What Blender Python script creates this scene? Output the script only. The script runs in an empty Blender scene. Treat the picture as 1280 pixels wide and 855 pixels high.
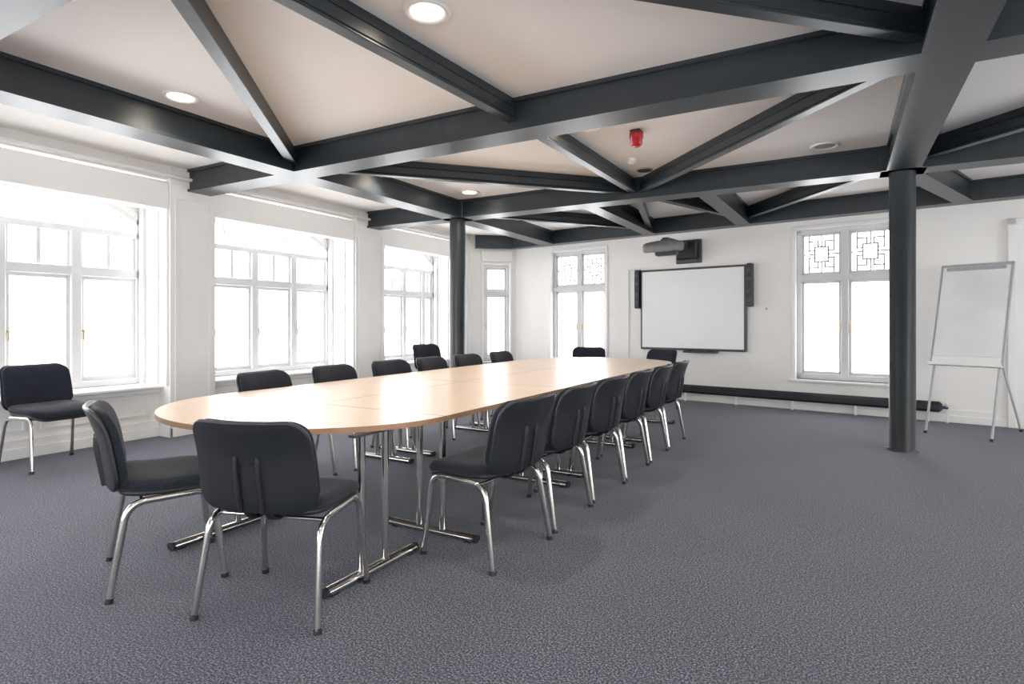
import bpy, math, random
from mathutils import Matrix, Vector
random.seed(4)
S = bpy.context.scene
COL = S.collection
H = 1.25
CEIL = 2.98
BB = 2.73   # beam bottom

# ------------------------------------------------------------------ materials
def new_mat(name, color, rough=0.6, metal=0.0, noise=None, bump=None, spec=0.5, color2=None, emit=None, coat=0.0, sheen=0.0):
    m = bpy.data.materials.new(name); m.use_nodes = True
    nt = m.node_tree; b = nt.nodes['Principled BSDF']
    b.inputs['Base Color'].default_value = (*color, 1)
    b.inputs['Roughness'].default_value = rough
    b.inputs['Metallic'].default_value = metal
    b.inputs['Specular IOR Level'].default_value = spec
    b.inputs['Coat Weight'].default_value = coat
    b.inputs['Sheen Weight'].default_value = sheen
    tc = nt.nodes.new('ShaderNodeTexCoord')
    def nz(scale, detail=3, stretch=None):
        n = nt.nodes.new('ShaderNodeTexNoise'); n.inputs['Scale'].default_value = scale
        n.inputs['Detail'].default_value = detail
        if stretch:
            mp = nt.nodes.new('ShaderNodeMapping'); mp.inputs['Scale'].default_value = stretch
            nt.links.new(tc.outputs['Object'], mp.inputs[0]); nt.links.new(mp.outputs[0], n.inputs['Vector'])
        else:
            nt.links.new(tc.outputs['Object'], n.inputs['Vector'])
        return n
    if noise:
        n = nz(noise[0], noise[1] if len(noise) > 1 else 3, noise[2] if len(noise) > 2 else None)
        r = nt.nodes.new('ShaderNodeValToRGB')
        r.color_ramp.elements[0].position = noise[3] if len(noise) > 3 else 0.35
        r.color_ramp.elements[1].position = noise[4] if len(noise) > 4 else 0.65
        c2 = color2 or tuple(c*0.9 for c in color)
        r.color_ramp.elements[0].color = (*c2, 1); r.color_ramp.elements[1].color = (*color, 1)
        nt.links.new(n.outputs['Fac'], r.inputs[0]); nt.links.new(r.outputs[0], b.inputs['Base Color'])
    if bump:
        n = nz(bump[0], 4); bp = nt.nodes.new('ShaderNodeBump')
        bp.inputs['Strength'].default_value = bump[1]; bp.inputs['Distance'].default_value = bump[2]
        nt.links.new(n.outputs['Fac'], bp.inputs['Height']); nt.links.new(bp.outputs[0], b.inputs['Normal'])
    if emit:
        b.inputs['Emission Color'].default_value = (*emit[0], 1); b.inputs['Emission Strength'].default_value = emit[1]
    return m

M_wall = new_mat('wall_paint', (0.90, 0.88, 0.85), 0.55, noise=(3, 2), color2=(0.88, 0.86, 0.83))
M_trim = new_mat('white_gloss_trim', (0.89, 0.88, 0.86), 0.3, noise=(5, 2), color2=(0.87, 0.86, 0.84))
M_frame = new_mat('window_frame_paint', (0.70, 0.70, 0.71), 0.4, noise=(5, 2), color2=(0.67, 0.67, 0.68))
M_ceil = new_mat('ceiling_plaster', (0.955, 0.92, 0.885), 0.8, noise=(1.2, 4), color2=(0.94, 0.895, 0.855), bump=(6, 0.1, 0.01))
M_steel = new_mat('painted_steel', (0.015, 0.022, 0.028), 0.36, noise=(6, 3), color2=(0.012, 0.018, 0.023), bump=(40, 0.06, 0.002))
M_chrome = new_mat('chrome', (0.72, 0.70, 0.67), 0.14, 1.0, noise=(8, 2), color2=(0.66, 0.64, 0.61))
M_plastic = new_mat('black_plastic', (0.009, 0.011, 0.015), 0.42, noise=(60, 2), color2=(0.007, 0.009, 0.012), bump=(400, 0.12, 0.001))
M_fabric = new_mat('charcoal_fabric', (0.022, 0.026, 0.040), 0.95, noise=(220, 3), color2=(0.006, 0.008, 0.014), bump=(350, 0.5, 0.003), sheen=0.1, spec=.2)
M_wood = new_mat('beech_laminate', (0.80, 0.635, 0.49), 0.30, noise=(3, 5, (14, 0.8, 4), 0.3, 0.7), color2=(0.75, 0.575, 0.43))
M_edge = new_mat('beech_edge', (0.42, 0.25, 0.14), 0.4, noise=(12, 3), color2=(0.36, 0.20, 0.11))
M_dgrey = new_mat('dark_grey', (0.045, 0.05, 0.055), 0.4, noise=(20, 2))
M_lgrey = new_mat('light_grey', (0.42, 0.43, 0.44), 0.4, noise=(20, 2))
M_board = new_mat('whiteboard_surface', (0.90, 0.90, 0.89), 0.25, noise=(2, 2), color2=(0.89, 0.89, 0.88))
M_paper = new_mat('flipchart_paper', (0.90, 0.89, 0.88), 0.7, noise=(2, 2))
M_red = new_mat('red_lens', (0.50, 0.012, 0.018), 0.25, noise=(20, 2))
M_black = new_mat('heater_black', (0.012, 0.014, 0.020), 0.5, noise=(20, 2))
M_lamp = new_mat('lamp_diffuser', (1, 0.95, 0.85), 0.5, noise=(4, 1), color2=(1, 0.94, 0.84), emit=((1.0, 0.88, 0.70), 8.0))
M_brass = new_mat('brass', (0.55, 0.38, 0.18), 0.3, 1.0, noise=(20, 2))
M_lead = new_mat('lead_came', (0.55, 0.55, 0.53), 0.5, noise=(20, 2))
M_proj = new_mat('projector_case', (0.20, 0.205, 0.21), 0.4, noise=(20, 2))

# carpet
def carpet():
    m = bpy.data.materials.new('carpet'); m.use_nodes = True
    nt = m.node_tree; b = nt.nodes['Principled BSDF']
    b.inputs['Roughness'].default_value = 0.95; b.inputs['Specular IOR Level'].default_value = 0.2
    b.inputs['Sheen Weight'].default_value = 0.12
    tc = nt.nodes.new('ShaderNodeTexCoord')
    n1 = nt.nodes.new('ShaderNodeTexNoise'); n1.inputs['Scale'].default_value = 125; n1.inputs['Detail'].default_value = 4; n1.inputs['Roughness'].default_value = .75
    n2 = nt.nodes.new('ShaderNodeTexNoise'); n2.inputs['Scale'].default_value = 1.3; n2.inputs['Detail'].default_value = 4
    for n in (n1, n2): nt.links.new(tc.outputs['Object'], n.inputs['Vector'])
    r = nt.nodes.new('ShaderNodeValToRGB')
    e = r.color_ramp.elements
    e[0].position = 0.43; e[0].color = (0.008, 0.011, 0.022, 1)
    e[1].position = 0.60; e[1].color = (0.230, 0.240, 0.295, 1)
    x = e.new(0.51); x.color = (0.048, 0.055, 0.084, 1)
    mx = nt.nodes.new('ShaderNodeMix'); mx.data_type = 'RGBA'; mx.blend_type = 'MULTIPLY'; mx.inputs['Factor'].default_value = 0.5
    r2 = nt.nodes.new('ShaderNodeValToRGB'); r2.color_ramp.elements[0].color = (0.72, 0.72, 0.72, 1)
    r2.color_ramp.elements[0].position = 0.3; r2.color_ramp.elements[1].position = 0.7
    nt.links.new(n1.outputs['Fac'], r.inputs[0]); nt.links.new(n2.outputs['Fac'], r2.inputs[0])
    nt.links.new(r.outputs[0], mx.inputs['A']); nt.links.new(r2.outputs[0], mx.inputs['B'])
    nt.links.new(mx.outputs['Result'], b.inputs['Base Color'])
    return m
M_carpet = carpet()
def glassmat():
    m = bpy.data.materials.new('window_glass'); m.use_nodes = True
    nt = m.node_tree; nt.nodes.clear()
    o = nt.nodes.new('ShaderNodeOutputMaterial'); mx = nt.nodes.new('ShaderNodeMixShader')
    t = nt.nodes.new('ShaderNodeBsdfTransparent'); g = nt.nodes.new('ShaderNodeBsdfGlossy'); g.inputs['Roughness'].default_value = 0.02
    mx.inputs[0].default_value = 0.05
    nt.links.new(t.outputs[0], mx.inputs[1]); nt.links.new(g.outputs[0], mx.inputs[2]); nt.links.new(mx.outputs[0], o.inputs[0])
    return m
M_glass = glassmat()

# ------------------------------------------------------------------ mesh builder
class MB:
    def __init__(s, base=None):
        s.v = []; s.f = []; s.m = []; s.sm = []; s.mats = []; s.base = base
        s.M = base.copy() if base is not None else Matrix.Identity(4)
    def mi(s, mat):
        if mat not in s.mats: s.mats.append(mat)
        return s.mats.index(mat)
    def add(s, vs, fs, mat, smooth=False):
        o = len(s.v); k = s.mi(mat)
        flip = s.M.determinant() < 0
        for p in vs: s.v.append(tuple(s.M @ Vector(p)))
        for f in fs:
            f = [i+o for i in f]
            if flip: f.reverse()
            s.f.append(f); s.m.append(k); s.sm.append(smooth)
    def box(s, a, b, mat, c=0.0):
        x0, x1 = sorted((a[0], b[0])); y0, y1 = sorted((a[1], b[1])); z0, z1 = sorted((a[2], b[2]))
        c = min(c, (x1-x0)*.45, (y1-y0)*.45, (z1-z0)*.45)
        if c <= 0:
            vs = [(x0,y0,z0),(x1,y0,z0),(x1,y1,z0),(x0,y1,z0),(x0,y0,z1),(x1,y0,z1),(x1,y1,z1),(x0,y1,z1)]
            fs = [(0,3,2,1),(4,5,6,7),(0,1,5,4),(1,2,6,5),(2,3,7,6),(3,0,4,7)]
            s.add(vs, fs, mat); return
        def ring(i, z):
            X0, X1, Y0, Y1 = x0+i, x1-i, y0+i, y1-i
            cc = c if i == 0 else c*0.3
            return [(X0+cc,Y0,z),(X1-cc,Y0,z),(X1,Y0+cc,z),(X1,Y1-cc,z),(X1-cc,Y1,z),(X0+cc,Y1,z),(X0,Y1-cc,z),(X0,Y0+cc,z)]
        rs = [ring(c, z0), ring(0, z0+c), ring(0, z1-c), ring(c, z1)]
        vs = sum(rs, []); fs = [tuple(range(7,-1,-1)), tuple(range(24,32))]
        for k in range(3):
            for i in range(8):
                j = (i+1) % 8; fs.append((k*8+i, k*8+j, k*8+8+j, k*8+8+i))
        s.add(vs, fs, mat)
    def beam(s, p, q, w, z0, z1, mat, c=0):
        p = Vector((p[0], p[1])); q = Vector((q[0], q[1])); d = (q-p); L = d.length; d /= L
        old = s.M
        s.M = old @ Matrix(((d.x, -d.y, 0, p.x), (d.y, d.x, 0, p.y), (0,0,1,0), (0,0,0,1)))
        s.box((0, -w/2, z0), (L, w/2, z1), mat, c); s.M = old
    def tube(s, pts, r, mat, n=10, fil=0.0, fs_=6, sx=1.0, caps=True):
        P = [Vector(p) for p in pts]
        if fil > 0:
            Q = [P[0]]
            for i in range(1, len(P)-1):
                a, b, c = P[i-1], P[i], P[i+1]
                t = min(fil, (a-b).length*.48, (c-b).length*.48)
                A = b+(a-b).normalized()*t; C = b+(c-b).normalized()*t
                for k in range(fs_+1):
                    u = k/fs_; Q.append(A*(1-u)**2 + b*2*u*(1-u) + C*u*u)
            Q.append(P[-1]); P = Q
        rings = []; T = (P[1]-P[0]).normalized()
        up = Vector((0,0,1)) if abs(T.z) < .9 else Vector((1,0,0))
        N = T.cross(up).normalized()
        for i, p in enumerate(P):
            if i == 0: t = P[1]-P[0]
            elif i == len(P)-1: t = P[-1]-P[-2]
            else: t = (P[i+1]-p).normalized()+(p-P[i-1]).normalized()
            t.normalize(); N = (N - t*N.dot(t)).normalized(); B = t.cross(N)
            rings.append([tuple(p+N*(math.cos(2*math.pi*k/n)*r*sx)+B*(math.sin(2*math.pi*k/n)*r)) for k in range(n)])
        vs = sum(rings, []); fs = []
        for i in range(len(P)-1):
            for k in range(n):
                j = (k+1) % n; fs.append((i*n+k, i*n+j, (i+1)*n+j, (i+1)*n+k))
        s.add(vs, fs, mat, True)
        if caps:
            s.add(rings[0], [tuple(range(n-1,-1,-1))], mat); s.add(rings[-1], [tuple(range(n))], mat)
    def lathe(s, prof, c, mat, n=24, smooth=True):
        vs = []; fs = []
        for r, z in prof:
            for k in range(n):
                a = 2*math.pi*k/n; vs.append((c[0]+r*math.cos(a), c[1]+r*math.sin(a), c[2]+z))
        for i in range(len(prof)-1):
            for k in range(n):
                j = (k+1) % n; fs.append((i*n+k, i*n+j, (i+1)*n+j, (i+1)*n+k))
        s.add(vs, fs, mat, smooth)
        if prof[0][0] > 1e-4: s.add(vs[:n], [tuple(range(n-1,-1,-1))], mat)
        if prof[-1][0] > 1e-4: s.add(vs[-n:], [tuple(range(n))], mat)
    def prism(s, poly, z0, z1, mt, me):
        n = len(poly)
        s.add([(x,y,z1) for x,y in poly], [tuple(range(n))], mt)
        s.add([(x,y,z0) for x,y in poly], [tuple(range(n-1,-1,-1))], mt)
        vs = [(x,y,z0) for x,y in poly]+[(x,y,z1) for x,y in poly]
        s.add(vs, [(i,(i+1)%n,n+(i+1)%n,n+i) for i in range(n)], me)
    def slab(s, w, d, h, r, mat, deform=None, bev=0.012, dome=0.0, nc=7, taper=0.0):
        def outline(inset):
            W, D, R = w/2-inset, d/2-inset, max(r-inset, .004); pts = []
            for cx, cy, a0 in ((W-R, D-R, 0), (-W+R, D-R, 90), (-W+R, -D+R, 180), (W-R, -D+R, 270)):
                for k in range(nc):
                    a = math.radians(a0+90*k/(nc-1)); pts.append((cx+R*math.cos(a), cy+R*math.sin(a)))
            out = []; n = len(pts)
            for i in range(n):
                p, q = pts[i], pts[(i+1) % n]; out.append(p)
                if (i+1) % nc == 0:
                    for k in range(1, 6): out.append((p[0]+(q[0]-p[0])*k/6, p[1]+(q[1]-p[1])*k/6))
            return out
        rings = []
        def dz(f): return dome*(1-f*f)
        o0 = outline(0); ob = outline(bev*.3); o1 = outline(bev)
        n = len(o0)
        for f in (0.0, .35, .7): rings.append([(x*f, y*f, -h/2) for x, y in o1])
        rings.append([(x, y, -h/2) for x, y in o1]); rings.append([(x, y, -h/2+bev*.3) for x, y in ob])
        rings.append([(x, y, -h/2+bev) for x, y in o0]); rings.append([(x, y, h/2-bev) for x, y in o0])
        rings.append([(x, y, h/2-bev*.3) for x, y in ob])
        for f in (1.0, .7, .35, 0.0): rings.append([(x*f, y*f, h/2+dz(f)) for x, y in o1])
        vs = []
        for rg in rings:
            for p in rg:
                if taper: p = (p[0]*(1+taper*p[1]/d), p[1], p[2])
                vs.append(deform(p) if deform else p)
        fs = []
        for i in range(len(rings)-1):
            for k in range(n):
                j = (k+1) % n; fs.append((i*n+k, i*n+j, (i+1)*n+j, (i+1)*n+k))
        s.add(vs, fs, mat, True)
    def obj(s, name, loc=None, rotz=0):
        me = bpy.data.meshes.new(name)
        V = s.v
        if s.base is not None:
            inv = s.base.inverted(); V = [tuple(inv @ Vector(p)) for p in V]
        me.from_pydata(V, [], s.f)
        for m in s.mats: me.materials.append(m)
        me.polygons.foreach_set('material_index', s.m); me.polygons.foreach_set('use_smooth', s.sm)
        me.update()
        o = bpy.data.objects.new(name, me); COL.objects.link(o)
        if s.base is not None: o.matrix_world = s.base
        if loc: o.location = loc; o.rotation_euler[2] = rotz
        return o

def frame(origin, xd):
    xd = Vector((xd[0], xd[1], 0)).normalized(); yd = Vector((-xd.y, xd.x, 0))
    return Matrix(((xd.x, yd.x, 0, origin[0]), (xd.y, yd.y, 0, origin[1]), (0,0,1,0), (0,0,0,1)))

def portal(M, x0, x1, z0, z1, y):
    l = bpy.data.lights.new('window_portal', 'AREA'); l.shape = 'RECTANGLE'; l.size = x1-x0; l.size_y = z1-z0
    l.cycles.is_portal = True
    o = bpy.data.objects.new('window_portal', l); COL.objects.link(o)
    c = M @ Vector(((x0+x1)/2, y, (z0+z1)/2)); xd = (M.to_3x3() @ Vector((1,0,0))); out = (M.to_3x3() @ Vector((0,1,0)))
    zd = out; yd = zd.cross(xd)
    R = Matrix((xd, yd, zd)).transposed().to_4x4(); R.translation = c; o.matrix_world = R
    return o

# ------------------------------------------------------------------ room shell
XP = -6.40; XW = -6.62; XG = -7.02
XR, YB = 4.6, -2.6
A = math.atan(0.1586)
far_dir = (math.cos(A), -math.sin(A))
P1 = (-5.70, 9.306+0.1586*5.70)
P0 = (XP, 9.60)
MF = frame(P1, far_dir)
ML = Matrix(((0,-1,0,0),(1,0,0,0),(0,0,1,0),(0,0,0,1)))
MD = frame(P0, (P1[0]-P0[0], P1[1]-P0[1]))
LD = math.hypot(P1[0]-P0[0], P1[1]-P0[1])
def fx(X): return (X-P1[0])/math.cos(A)
FARLEN = fx(XR)

b = MB(); b.box((-7.3, YB-0.3, -0.1), (XR+.3, 10.9, 0), M_carpet); b.obj('floor')
b = MB(); b.box((-7.3, YB-0.3, CEIL), (XR+.3, 10.9, CEIL+.12), M_ceil); b.obj('ceiling')

SILL = 0.53; HEAD = 2.50; FTOP = 2.83
bays = [(-1.47, 0.85), (1.37, 3.69), (4.21, 6.49), (7.13, 9.18)]
piers = [(YB, -1.47), (0.85, 1.37), (3.69, 4.21), (6.49, 7.13), (9.18, 9.60)]
b = MB(ML)
for y0, y1 in piers:
    b.box((y0, -XP, 0), (y1, 7.2, CEIL), M_wall)
for y0, y1 in bays:
    b.box((y0, -XW, 0), (y1, 7.2, SILL), M_wall)
    b.box((y0, 6.44, FTOP), (y1, 7.2, CEIL), M_wall)
b.obj('wall_left')

def arched_window(name, y0, y1, mull):
    b = MB(ML)
    g = -XG; zb = SILL+.035; z1 = 1.80; z2 = 2.24; fw = .055
    yc = (y0+y1)/2; hw = (y1-y0)/2
    def arc(y): return 2.76-0.36*((y-yc)/hw)**2
    b.box((y0, g-.05, zb), (y0+fw, g+.06, 2.5), M_frame, .008); b.box((y1-fw, g-.05, zb), (y1, g+.06, 2.5), M_frame, .008)
    b.box((y0, g-.06, zb), (y1, g+.07, zb+.07), M_frame, .008)
    b.box((y0, g-.05, z1-.05), (y1, g+.06, z1+.05), M_frame, .008)
    b.box((y0, g-.05, z2-.035), (y1, g+.06, z2+.035), M_frame, .008)
    for m in mull:
        b.box((m-.05, g-.055, zb), (m+.05, g+.06, z2), M_frame, .008)
    edges = [y0+.01]+list(mull)+[y1-.01]
    for a, c in zip(edges[:-1], edges[1:]):
        a += .045; c -= .045
        if c-a < .1: continue
        for s0, s1 in ((a, a+.04), (c-.04, c)):
            b.box((s0, g-.02, zb+.07), (s1, g+.03, z1-.045), M_frame)
        b.box((a+.04, g-.02, zb+.07), (c-.04, g+.03, zb+.115), M_frame); b.box((a+.04, g-.02, z1-.085), (c-.04, g+.03, z1-.045), M_frame)
        mid = (a+c)/2
        b.box((mid-.018, g-.02, z1+.045), (mid+.018, g+.03, z2-.035), M_frame)
        for s0, s1 in ((a, a+.03), (c-.03, c)):
            b.box((s0, g-.02, z1+.045), (s1, g+.03, z2-.035), M_frame)
        b.box((a+.04, g-.04, 1.16), (a+.02, g-.02, 1.18), M_brass); b.box((a+.036, g-.045, 1.08), (a+.025, g-.035, 1.18), M_brass)
    N = 24
    ys = [y0+(y1-y0)*i/N for i in range(N+1)]
    for i in range(N):
        ya, yb_ = ys[i], ys[i+1]; za, zc = arc(ya), arc(yb_)
        t0, t1, d0, d1 = -.06, 0.0, g-.05, g+.06
        vs = [(ya,d0,za+t0),(yb_,d0,zc+t0),(yb_,d1,zc+t0),(ya,d1,za+t0),(ya,d0,za+t1),(yb_,d0,zc+t1),(yb_,d1,zc+t1),(ya,d1,za+t1)]
        b.add(vs, [(0,3,2,1),(4,5,6,7),(0,1,5,4),(1,2,6,5),(2,3,7,6),(3,0,4,7)], M_frame)
        zt = FTOP
        vs = [(ya,g-.02,za),(yb_,g-.02,zc),(yb_,g+.05,zc),(ya,g+.05,za),(ya,g-.02,zt),(yb_,g-.02,zt),(yb_,g+.05,zt),(ya,g+.05,zt)]
        b.add(vs, [(0,3,2,1),(4,5,6,7),(0,1,5,4),(1,2,6,5),(2,3,7,6),(3,0,4,7)], M_trim)
    k = 8
    for i in range(1, k):
        yb0 = y0+(y1-y0)*i/k; yt = yc+(yb0-yc)*1.12
        if abs(yt-yc) > hw-.03: continue
        b.tube([(yb0, g, z2), (yt, g, arc(yt)-.02)], .022, M_frame, n=6)
    b.add([(y0,g,zb),(y1,g,zb),(y1,g,arc(y1)),(yc+.5*hw,g,arc(yc+.5*hw)),(yc,g,2.76),(yc-.5*hw,g,arc(yc-.5*hw)),(y0,g,arc(y0))], [tuple(range(7))], M_glass)
    b.obj(name)
    portal(ML, y0+.05, y1-.05, zb, 2.75, g+.1)
mulls = [(-.88,-.3,.28), (1.75, 2.40, 3.04), (4.52, 5.17, 5.82), (7.70, 8.30, 8.85)]
for i, ((y0, y1), m) in enumerate(zip(bays, mulls)):
    arched_window('window_%d' % (i+1), y0, y1, m)

for i, (y0, y1) in enumerate(bays):
    b = MB(ML)
    b.box((y0, 6.53, SILL), (y1, -XG+.02, SILL+.035), M_trim, .01)
    b.box((y0, 6.58, SILL-.05), (y1, 6.62, SILL), M_trim, .01)
    for a, c in ((y0+.12, (y0+y1)/2-.06), ((y0+y1)/2+.06, y1-.12)):
        b.box((a, 6.605, .44), (c, 6.62, .46), M_trim); b.box((a, 6.605, .24), (c, 6.62, .26), M_trim)
        b.box((a, 6.605, .26), (a+.02, 6.62, .44), M_trim); b.box((c-.02, 6.605, .26), (c, 6.62, .44), M_trim)
    for s, y in ((1, y0), (-1, y1)):
        b.box((y, 6.43, SILL+.035), (y+s*.025, 6.50, HEAD), M_trim)
        b.box((y, 6.62, SILL+.035), (y+s*.02, 6.66, FTOP), M_frame)
        b.box((y, 6.88, SILL+.035), (y+s*.035, 6.96, FTOP), M_frame)
    b.obj('trim_%d' % (i+1))
    b = MB(ML)
    b.box((y0+.002, 6.42, HEAD), (y1-.002, 6.52, 2.80), M_wall, .01)
    b.tube([(y0+.03, 6.56, HEAD+.02), (y1-.03, 6.56, HEAD+.02)], .03, M_trim)
    b.obj('roller_blind_box')
b = MB(ML)
for y0, y1 in piers[:4]+[(9.18, 9.59)]:
    w = y1-y0
    if w > 1: continue
    for y in (y0+.05, y1-.075): b.box((y, 6.385, .24), (y+.025, 6.40, 2.62), M_trim)
    b.box((y0+.05, 6.385, 2.62), (y1-.05, 6.40, 2.645), M_trim)
b.box((YB, 6.34, 2.84), (9.58, 6.40, 2.875), M_trim, .01)
b.obj('trim_cornice')
b = MB(ML)
for y0, y1 in piers:
    b.box((y0-.015, 6.372, 0), (y1+.015 if y1 < 9.5 else y1, 6.40, .17), M_trim); b.box((y0-.02, 6.36, 0), (y1+.02 if y1 < 9.5 else y1, 6.38, .10), M_trim, .004)
for y0, y1 in bays:
    b.box((y0+.02, 6.59, 0), (y1-.02, 6.62, .17), M_trim); b.box((y0+.02, 6.575, 0), (y1-.02, 6.595, .10), M_trim, .004)
    for y, s in ((y0, 1), (y1, -1)): b.box((y, 6.36, 0), (y+s*.02, 6.62, .13), M_trim)
b.obj('baseboard_left')

def wall_open(name, M, L, ops, th=.28, mat=M_wall):
    b = MB(M); x = 0
    for x0, x1, z0, z1 in ops:
        b.box((x, 0, 0), (x0, th, CEIL), mat)
        b.box((x0, 0, 0), (x1, th, z0), mat); b.box((x0, 0, z1), (x1, th, CEIL), mat); x = x1
    b.box((x, 0, 0), (L, th, CEIL), mat)
    return b.obj(name)

def fret_window(name, M, x0, x1, z0, z1, ztr, fret=True, n=2, y=.10):
    b = MB(M); fw = .06; F = M_frame
    b.box((x0, y-.03, z0), (x0+fw, y+.08, z1), F, .006); b.box((x1-fw, y-.03, z0), (x1, y+.08, z1), F, .006)
    b.box((x0, y-.03, z1-fw), (x1, y+.08, z1), F, .006); b.box((x0, y-.03, z0), (x1, y+.08, z0+.08), F, .006)
    b.box((x0, y-.04, ztr-.045), (x1, y+.08, ztr+.045), F, .006)
    W = (x1-x0)
    for i in range(1, n):
        xm = x0+W*i/n; b.box((xm-.045, y-.035, z0), (xm+.045, y+.08, z1), F, .006)
    for i in range(n):
        a = x0+W*i/n+(.06 if i == 0 else .045); c = x0+W*(i+1)/n-(.06 if i == n-1 else .045)
        for (za, zb) in ((z0+.08, ztr-.045), (ztr+.045, z1-.06)):
            b.box((a, y, za), (a+.035, y+.05, zb), F); b.box((c-.035, y, za), (c, y+.05, zb), F)
            b.box((a, y, za), (c, y+.05, za+.04), F); b.box((a, y, zb-.035), (c, y+.05, zb), F)
        hx = (c-.03) if i == 0 and n == 2 else (a+.01)
        b.box((hx, y-.02, (z0+ztr)/2-.05), (hx+.015, y-.005, (z0+ztr)/2+.07), M_brass)
        if fret:
            za, zb = ztr+.08, z1-.095; aa, cc = a+.035, c-.035; w = cc-aa; h = zb-za; t = .0105
            def bar(u0, v0, u1, v1):
                b.box((aa+w*u0-t, y+.012, za+h*v0-t), (aa+w*u1+t, y+.034, za+h*v1+t), M_lead)
            bar(.30, .30, .30, .70); bar(.70, .30, .70, .70); bar(.30, .30, .70, .30); bar(.30, .70, .70, .70)
            bar(.5, .70, .5, 1); bar(.5, 0, .5, .30); bar(0, .5, .30, .5); bar(.70, .5, 1, .5)
            for u in (.14, .86):
                bar(u, .14, u, .40); bar(u, .60, u, .86)
            for v in (.14, .86):
                bar(.14, v, .40, v); bar(.60, v, .86, v)
            for u in (.14, .86): bar(u, 0, u, .14); bar(u, .86, u, 1)
            for u in (.40, .60):
                bar(u, .14, u, .30); bar(u, .70, u, .86)
            for v in (.40, .60):
                bar(.14, v, .30, v); bar(.70, v, .86, v)
    b.add([(x0,y+.022,z0),(x1,y+.022,z0),(x1,y+.022,z1),(x0,y+.022,z1)], [(0,1,2,3)], M_glass)
    t = .05
    b.box((x0-t, -.022, z0-.02), (x0, 0, z1+t), M_trim, .005); b.box((x1, -.022, z0-.02), (x1+t, 0, z1+t), M_trim, .005)
    b.box((x0, -.022, z1), (x1, 0, z1+t), M_trim, .005)
    b.box((x0-t-.03, -.07, z0-.035), (x1+t+.03, y, z0), M_trim, .006)
    b.obj(name)
    portal(M, x0+.04, x1-.04, z0+.05, z1-.05, .26)

W1 = (fx(-4.85), fx(-3.68), .44, 2.60); W2 = (fx(-.58), fx(.64), .44, 2.60)
wall_open('wall_far', MF, FARLEN, [W1, W2])
fret_window('window_5', MF, *W1, 1.90); fret_window('window_6', MF, *W2, 1.90)
wall_open('wall_corner', MD, LD, [(.27, .80, .50, 2.42)])
fret_window('window_7', MD, .27, .80, .50, 2.42, 1.85, fret=False, n=1)
b = MB(MD); b.box((.22, -.06, 2.48), (.85, -.0, 2.70), M_wall, .01); b.obj('roller_blind_box')
b = MB(MF)
b.box((0, -.025, 0), (FARLEN, 0, .16), M_trim); b.box((0, -.035, 0), (FARLEN, -.015, .09), M_trim, .004)
b.obj('baseboard_far')
b = MB(MD); b.box((0, -.025, 0), (LD, 0, .16), M_trim); b.obj('baseboard_corner')

Yfr = 9.306-0.1586*XR
MR = frame((XR, Yfr), (0, -1)); LR = Yfr-YB
opsR = [(1.2, 3.2, .5, 2.6), (4.4, 6.4, .5, 2.6), (7.6, 9.6, .5, 2.6)]  # out-of-view window openings, added to fill the room with daylight
wall_open('wall_right', MR, LR, opsR)
for i, o in enumerate(opsR): fret_window('window_%d' % (8+i), MR, *o, 1.9, fret=False, n=3)
MBk = frame((XR, YB), (-1, 0)); LB = XR+6.4
opsB = [(1.0, 3.2, .5, 2.6), (4.4, 6.6, .5, 2.6), (7.8, 10.0, .5, 2.6)]  # unseen windows behind the camera, added for fill light from the back
wall_open('wall_back', MBk, LB, opsB)
for i, o in enumerate(opsB): fret_window('window_%d' % (11+i), MBk, *o, 1.9, fret=False, n=3)
b = MB(MR); b.box((.03, -.025, 0), (LR, 0, .16), M_trim); b.obj('baseboard_right')
b = MB(MBk); b.box((0, -.025, 0), (LB, 0, .16), M_trim); b.obj('baseboard_back')

b = MB(MF); d0 = fx(1.74); d1 = d0+1.0; e = -.036
b.box((d0, -.06, 0), (d0+.08, e, 2.5), M_trim, .006); b.box((d1, -.06, 0), (d1+.08, e, 2.5), M_trim, .006)
b.box((d0, -.06, 2.42), (d1+.08, e, 2.5), M_trim, .006)
b.box((d0, e, .0), (d1+.08, 0, 2.5), M_trim)
for z0, z1 in ((.2, .95), (1.1, 2.25)):
    for x0, x1 in ((d0+.2, d0+.48), (d0+.6, d0+.88)): b.box((x0, -.046, z0), (x1, e, z1), M_trim, .006)
b.tube([(d1-.08, e, 1.0), (d1-.08, -.09, 1.0), (d1-.18, -.09, 1.0)], .01, M_brass, 10)
b.obj('door_1')

# ------------------------------------------------------------------ columns and beams
XB, XC, XM = -4.79, 0.52, -2.16
YT = [-1.66, 1.18, 4.02, 6.86]
def column(x, y):
    b = MB(); b.lathe([(.135, 0), (.135, .012), (.112, .02), (.112, BB)], (0, 0, 0), M_steel, 40)
    b.obj('steel_column', (x, y, 0))
column(XB, 6.86); column(XC, 6.86)
b = MB()
def ibeam(p, q, w=.28, bot=BB):
    b.beam(p, q, w*.82, bot+.024, CEIL-.03, M_steel)
    b.beam(p, q, w, bot, bot+.026, M_steel)
    b.beam(p, q, w, CEIL-.03, CEIL, M_steel)
for y in YT: ibeam((-6.40, y), (XR-.0, y))
for x in (XB, XC):
    segs = [(YB, YT[0]-.14)]+[(YT[i]+.14, YT[i+1]-.14) for i in range(3)]
    for a, c in segs: ibeam((x, a), (x, c))
    b.box((x-.19, 6.86-.165, BB), (x+.19, 6.86+.165, CEIL-.002), M_steel, .004)
def fw(X, off):
    return (X-off*math.sin(A), 9.306-0.1586*X-off*math.cos(A))
e0 = fw(-5.6, .12); e1 = fw(XR-.05, .12)
ibeam(e0, e1, .22)
b.beam((-6.28, 9.60), (-5.62, 10.12), .14, BB, CEIL, M_steel)
ibeam((XB, 7.0), fw(XB, .24))
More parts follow.
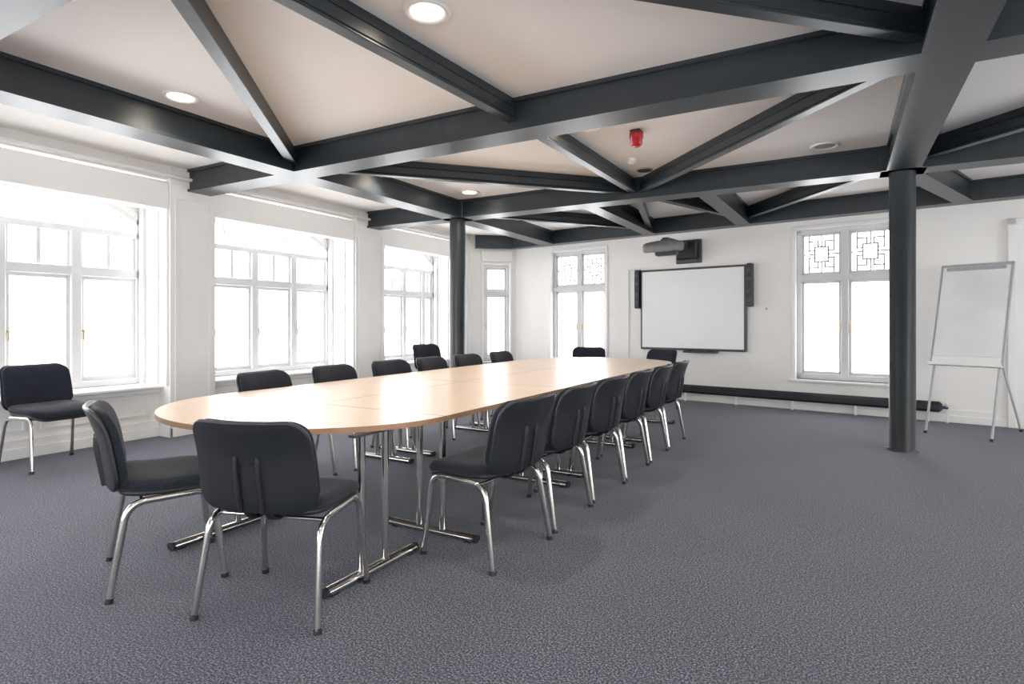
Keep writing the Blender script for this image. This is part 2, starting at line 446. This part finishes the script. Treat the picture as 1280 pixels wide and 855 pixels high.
ibeam((-2.80, 7.0), fw(-2.75, .24), .2); ibeam((-1.36, 7.0), fw(-1.25, .24), .2)
ibeam((.60, 7.0), fw(1.32, .24), .2)
b.obj('ceiling_beam_frame')
b = MB()
def brace(p, q, w=.062):
    d = Vector((q[0]-p[0], q[1]-p[1])).normalized()*.12
    p = (p[0]+d.x, p[1]+d.y); q = (q[0]-d.x, q[1]-d.y)
    b.beam(p, q, w, CEIL-.165, CEIL-.06, M_steel, .02)
    b.beam(p, q, w+.025, CEIL-.178, CEIL-.162, M_steel, .004)
    b.beam(p, q, w*.5, CEIL-.06, CEIL, M_steel)
ap1 = (-2.38, 1.18); ap2 = (XM, 6.86)
for q in ((XB, 4.02), (-2.2, 4.02), (XC, 4.02), (XB, -1.66), (-2.3, -1.66), (XC, -1.66)): brace(ap1, q)
for q in ((XB, 4.02), (-2.2, 4.02), (XC, 4.02)): brace(ap2, q)
n1 = fw(-2.75, .2); n2 = fw(-1.25, .2)
brace((XB, 6.86), n1); brace(ap2, n1); brace(ap2, n2); brace((XC, 6.86), n2)
for yy in ((1.18, 4.02), (6.86, 4.02)): brace((XC, yy[0]), (3.2, yy[1]))
b.obj('ceiling_brace_frame')

# ------------------------------------------------------------------ ceiling fittings
def downlight(x, y, lit=True, r=.115):
    b = MB()
    b.lathe([(r*.78, 0.0), (r*.80, -.006), (r*1.05, -.016), (r*1.15, -.010), (r*1.15, 0)], (0,0,0), M_trim, 32)
    b.lathe([(0, -.004), (r*.8, -.004), (r*.8, 0), (0, 0)], (0,0,0), M_lamp if lit else M_lgrey, 32, False)
    o = b.obj('ceiling_downlight', (x, y, CEIL))
    if lit:
        l = bpy.data.lights.new('downlight_lamp', 'SPOT'); l.energy = 55; l.color = (1, .86, .70); l.spot_size = math.radians(150); l.spot_blend = 1; l.shadow_soft_size = .08
        lo = bpy.data.objects.new('downlight_lamp', l); COL.objects.link(lo); lo.parent = o; lo.location = (0, 0, -.04)
for x, y in ((-2.0, 2.57), (-4.39, 2.61), (-4.54, 5.02), (-4.27, 6.39), (-1.95, 4.75), (-.4, 2.6), (2.6, 2.6), (2.6, 5.4), (-.4, 0), (-3.4, -.4), (2.4, -.4)):
    downlight(x, y)
downlight(-.14, 6.43, False)
b = MB(); b.lathe([(0, -.012), (.085, -.012), (.095, 0)], (0,0,0), M_lgrey, 24); b.lathe([(.07, -.014), (.072, -.018), (.078, -.012)], (0,0,0), M_dgrey, 24)
b.obj('ceiling_speaker', (-1.93, 6.42, CEIL))
b = MB(); b.lathe([(0, -.055), (.03, -.052), (.045, -.03), (.055, -.022), (.055, 0)], (0,0,0), M_trim, 24); b.obj('smoke_detector', (-1.93, 5.95, CEIL))
b = MB()
b.box((-.05, -.05, -.025), (.05, .05, 0), M_dgrey, .008)
b.lathe([(0, -.145), (.04, -.145), (.052, -.13), (.055, -.075), (.062, -.07), (.062, -.025), (0, -.025)], (0,0,0), M_red, 24)
b.obj('fire_alarm_beacon', (-1.60, 5.08, CEIL))

# ------------------------------------------------------------------ chair
def build_chair():
    b = MB(); r = .0135
    for s in (-1, 1):
        b.tube([(s*.285, -.245, .012), (s*.258, -.175, .425), (s*.252, .175, .440), (s*.272, .225, .012)], r, M_chrome, n=12, fil=.08, fs_=8, sx=1.2)
        b.tube([(s*.2855, -.246, 0), (s*.284, -.242, .022)], .0175, M_plastic, n=10)
        b.tube([(s*.2725, .226, 0), (s*.2715, .2235, .022)], .0175, M_plastic, n=10)
        b.tube([(s*.05, .12, .425), (s*.05, -.20, .425), (s*.05, -.250, .51), (s*.05, -.288, .70)], .009, M_plastic, n=8, fil=.05, sx=2.2)
    b.tube([(-.255, .13, .428), (.255, .13, .428)], .010, M_chrome, n=8)
    b.tube([(-.258, -.12, .416), (.258, -.12, .416)], .010, M_chrome, n=8)
    def sd(p):
        x, y, z = p
        z += .015*max(0, -y/.22)**2 - .03*max(0, (y-.08)/.14)**2 + .006*(x/.24)**2
        return (x, y+.015, z)
    b.M = Matrix.Translation((0, 0, .448)); b.slab(.50, .45, .024, .09, M_plastic, sd, .009)
    b.M = Matrix.Translation((0, 0, .482)); b.slab(.52, .47, .060, .10, M_fabric, sd, .025, dome=.012)
    def bd(off):
        def f(p):
            x, y, z = p
            Y = z+off + .045*(x/.27)**2 - .03*max(0, (y/.19))**2
            return (x, Y, y)
        return f
    T = Matrix.Translation((0, -.268, .668)) @ Matrix.Rotation(math.radians(9), 4, 'X')
    b.M = T
    b.slab(.540, .400, .020, .085, M_plastic, lambda p: bd(-.012)((p[0], p[1], -p[2])), .009, nc=8, taper=-.05)
    b.slab(.526, .384, .046, .085, M_fabric, bd(.018), .021, dome=.010, nc=8, taper=-.05)
    for s in (-1, 1):
        b.tube([(s*.05, -.018, -.19), (s*.05, -.022, .0), (s*.05, -.014, .045)], .010, M_plastic, n=8, sx=1.9)
    b.M = Matrix.Identity(4)
    return b
chair0 = build_chair().obj('stacking_chair')
first = [True]
def chair(x, y, deg, sc=1.0):
    if first[0]: o = chair0; first[0] = False
    else:
        o = bpy.data.objects.new('stacking_chair', chair0.data); COL.objects.link(o)
    o.location = (x, y, 0); o.rotation_euler[2] = math.radians(deg); o.scale = (sc,)*3
chair(-2.99, 1.71, -26); chair(-2.18, 1.79, 18)
for i, (y, dg) in enumerate(((2.76, 86), (3.42, 90), (4.09, 87), (4.75, 89), (5.42, 90), (6.09, 88))):
    chair(-1.73, y, dg)
for (x, y), dg in zip(((-3.80, 3.13), (-3.82, 3.88), (-3.85, 4.66), (-3.84, 5.36), (-3.82, 6.06), (-3.84, 6.92)), (-82, -86, -93, -88, -92, -90)):
    chair(x, y, dg)
chair(-3.50, 8.62, 200); chair(-2.45, 8.45, 155)
chair(-6.08, 2.47, -84, 1.02); chair(-5.72, 7.62, -100, 1.05)

# ------------------------------------------------------------------ table
b = MB()
CX, HW, Y0t, Y1t, EB, ZT = -2.885, 0.99, 2.60, 7.40, .85, .74
TH = .028; g = .003
def arcpts(cy, sgn, a0, a1, n=24):
    out = []
    for i in range(n+1):
        a = math.radians(a0+(a1-a0)*i/n)
        out.append((CX+HW*math.cos(a), cy+EB*math.sin(a)))
    return out
nearL = [(CX-g, Y0t-g)]+[(min(x, CX-g), y-g) for x, y in arcpts(Y0t, -1, 180, 270)]
nearR = [(CX+g, Y0t-g)]+[(max(x, CX+g), y-g) for x, y in arcpts(Y0t, -1, 270, 360)]
farR = [(CX+g, Y1t+g)]+[(max(x, CX+g), y+g) for x, y in arcpts(Y1t, 1, 0, 90)]
farL = [(CX-g, Y1t+g)]+[(min(x, CX-g), y+g) for x, y in arcpts(Y1t, 1, 90, 180)]
for poly in (nearL, nearR, farR, farL): b.prism(poly, ZT-TH, ZT, M_wood, M_edge)
for k in range(3):
    a = Y0t+1.6*k+g; c = Y0t+1.6*(k+1)-g
    for x0, x1 in ((CX-HW, CX-g), (CX+g, CX+HW)):
        b.prism([(x0,a),(x1,a),(x1,c),(x0,c)], ZT-TH, ZT, M_wood, M_edge)
def tleg(x, y, ang):
    old = b.M
    b.M = Matrix.Translation((x, y, 0)) @ Matrix.Rotation(math.radians(ang), 4, 'Z')
    b.tube([(-.31, 0, .024), (.31, 0, .024)], .022, M_chrome, n=12, sx=1.3)
    for s in (-1, 1):
        b.tube([(s*.31, 0, .024), (s*.325, 0, .024)], .024, M_plastic, n=12, sx=1.3)
        b.box((s*.27-.02, -.02, 0), (s*.27+.02, .02, .012), M_plastic)
        b.tube([(s*.085, 0, .035), (s*.085, 0, ZT-TH-.01)], .0195, M_chrome, n=12)
    b.box((-.15, -.022, ZT-TH-.012), (.15, .022, ZT-TH), M_dgrey)
    b.M = old
tleg(-3.20, 2.17, 90); tleg(-2.04, 2.19, 90); tleg(-3.2, 7.85, 90); tleg(-2.5, 7.85, 90)
for k in range(3):
    for y in (Y0t+1.6*k+.17, Y0t+1.6*(k+1)-.15):
        tleg(CX+.76, y, 0); tleg(CX-.76, y, 0)
for x in (CX-.55, CX+.55):
    b.box((x-.015, Y0t+.2, ZT-TH-.045), (x+.015, Y1t-.2, ZT-TH-.0), M_dgrey)
b.obj('conference_table')

# ------------------------------------------------------------------ whiteboard etc.
b = MB(MF)
x0, x1, z0, z1 = fx(-2.98), fx(-1.25), .81, 2.15
b.box((x0, -.06, z0), (x1, 0, z1), M_dgrey, .01)
b.box((x0+.035, -.064, z0+.035), (x1-.035, -.05, z1-.035), M_board)
xm = fx(-1.95); b.box((xm-.27, -.13, z0-.035), (xm+.27, -.0, z0), M_dgrey, .008)
for k in range(4): b.tube([(xm-.2+.11*k, -.10, z0+.008), (xm-.12+.11*k, -.10, z0+.008)], .008, [M_black, M_dgrey, M_dgrey, M_plastic][k], n=8)
b.obj('interactive_whiteboard')
for xs in (x0-.095, x1+.01):
    b = MB(MF)
    b.box((xs, -.11, 1.50), (xs+.085, 0, 2.16), M_plastic, .012)
    for z in (1.60, 1.74, 1.92, 2.06):
        old = b.M; b.M = MF @ Matrix.Translation((xs+.0425, -.11, z)) @ Matrix.Rotation(math.radians(90), 4, 'X')
        b.lathe([(0, .002), (.018, .002), (.026, .007), (.028, 0)], (0,0,0), M_dgrey, 20); b.M = old
    b.obj('wall_speaker')
b = MB(MF)
pc = fx(-2.16)
b.box((pc-.20, -.06, 2.22), (pc+.22, 0, 2.60), M_dgrey, .01)
b.box((pc-.16, -.16, 2.28), (pc+.18, -.05, 2.56), M_plastic, .02)
b.box((pc-.05, -.95, 2.46), (pc+.05, -.12, 2.54), M_dgrey, .01)
b.M = MF @ Matrix.Translation((pc, -1.0, 2.40))
def pdf(p):
    return (p[0], p[1], p[2]-.05*(p[1]/.2 if p[1] < 0 else 0)**2)
b.slab(.52, .42, .13, .08, M_proj, pdf, .03, dome=.02)
b.box((-.17, .06, -.13), (.17, .19, -.05), M_dgrey, .02)
b.tube([(0, 0, .03), (0, 0, .10)], .04, M_dgrey, n=16)
b.lathe([(0, -.005), (.045, -.005), (.05, .01)], (0.0, -.08, -.085), M_black, 20)
b.obj('projector')
b = MB(MF); cxp = fx(-3.25)
b.box((cxp, -.02, .3), (cxp+.03, 0, 2.20), M_trim, .004); b.box((cxp, -.02, 2.17), (x0, 0, 2.20), M_trim, .004)
b.obj('trim_cable_conduit')
b = MB(MF); b.box((fx(-1.02), -.012, 1.42), (fx(-.93), 0, 1.51), M_trim, .004); b.box((fx(-.99), -.018, 1.45), (fx(-.96), -.01, 1.48), M_lgrey); b.obj('light_switch')
b = MB(MF)
a, c = fx(-3.9), fx(1.12)
b.box((a, -.16, .13), (c, -.045, .26), M_black, .03)
for i in range(7):
    x = a+.15+(c-a-.3)*i/6; b.box((x-.015, -.12, .0), (x+.015, -.08, .14), M_trim)
b.tube([(c, -.10, .19), (c+.06, -.10, .19)], .02, M_dgrey, n=10)
b.tube([(c+.05, -.10, .19), (c+.05, -.10, .0)], .011, M_trim, n=8)
b.lathe([(.0, .0), (.022, 0), (.022, .05), (0, .05)], (c+.05, -.10, .20), M_trim, 12)
b.obj('skirting_heater')

# ------------------------------------------------------------------ flipchart easel
b = MB()
BL, BR, TL, TR = Vector((.90, 8.30, .78)), Vector((1.50, 8.02, .78)), Vector((1.06, 8.64, 1.93)), Vector((1.66, 8.36, 1.93))
ex = (BR-BL).normalized(); ez = (TL-BL).normalized(); ey = ez.cross(ex)
if ey.y < 0: ey = -ey
w = (BR-BL).length; h = (TL-BL).length
R = Matrix((ex, ey, ez)).transposed().to_4x4(); R.translation = BL; b.M = R
b.box((0, 0, 0), (w, .02, h), M_board, .006)
for p, q in (((-.012, -.006, 0), (.012, .026, h)), ((w-.012, -.006, 0), (w+.012, .026, h)), ((-.012, -.006, h-.02), (w+.012, .026, h+.012)), ((-.012, -.006, -.012), (w+.012, .026, .012))):
    b.box(p, q, M_lgrey, .004)
b.box((.05, -.022, h-.075), (w-.05, -.004, h-.03), M_lgrey, .006)
b.box((.02, -.012, .10), (w-.02, -.0015, h-.05), M_paper)
b.box((-.01, -.055, -.02), (w+.01, .0, 0.0), M_trim, .006); b.box((-.01, -.058, -.02), (w+.01, -.05, .015), M_trim)
b.M = Matrix.Identity(4)
up = (TL-BL)/h
for P in (BL+ex*.03, BR-ex*.03):
    foot = P-up*(P.z/up.z); b.tube([foot+ey*.03, P+up*(h*.6)+ey*.035], .013, M_lgrey, n=10)
    b.lathe([(0, 0), (.018, 0), (.018, .03), (0, .03)], ((foot+ey*.03).x, (foot+ey*.03).y, 0), M_plastic, 12)
top = (TL+TR)/2+ey*.04-up*.12
ft = Vector((1.80, 8.72, .01)); b.tube([top, ft], .013, M_lgrey, n=10)
b.lathe([(0, 0), (.018, 0), (.018, .03), (0, .03)], (ft.x, ft.y, 0), M_plastic, 12)
b.obj('flipchart_easel')

# ------------------------------------------------------------------ world, camera
w = bpy.data.worlds.new('World'); S.world = w; w.use_nodes = True
bg = w.node_tree.nodes['Background']; bg.inputs[0].default_value = (0.975, 0.985, 1.0, 1); bg.inputs[1].default_value = 7.5
cam = bpy.data.cameras.new('camera'); co = bpy.data.objects.new('camera', cam); COL.objects.link(co)
cam.sensor_width = 36; cam.lens = 36*726/1280; cam.shift_y = -23.5/1280; cam.clip_start = .05
co.location = (0, 0, H); co.rotation_euler = (math.radians(90), 0, math.radians(29.57))
S.camera = co
S.view_settings.view_transform = 'Standard'
S.view_settings.exposure = 0.36
S.view_settings.gamma = 1.08
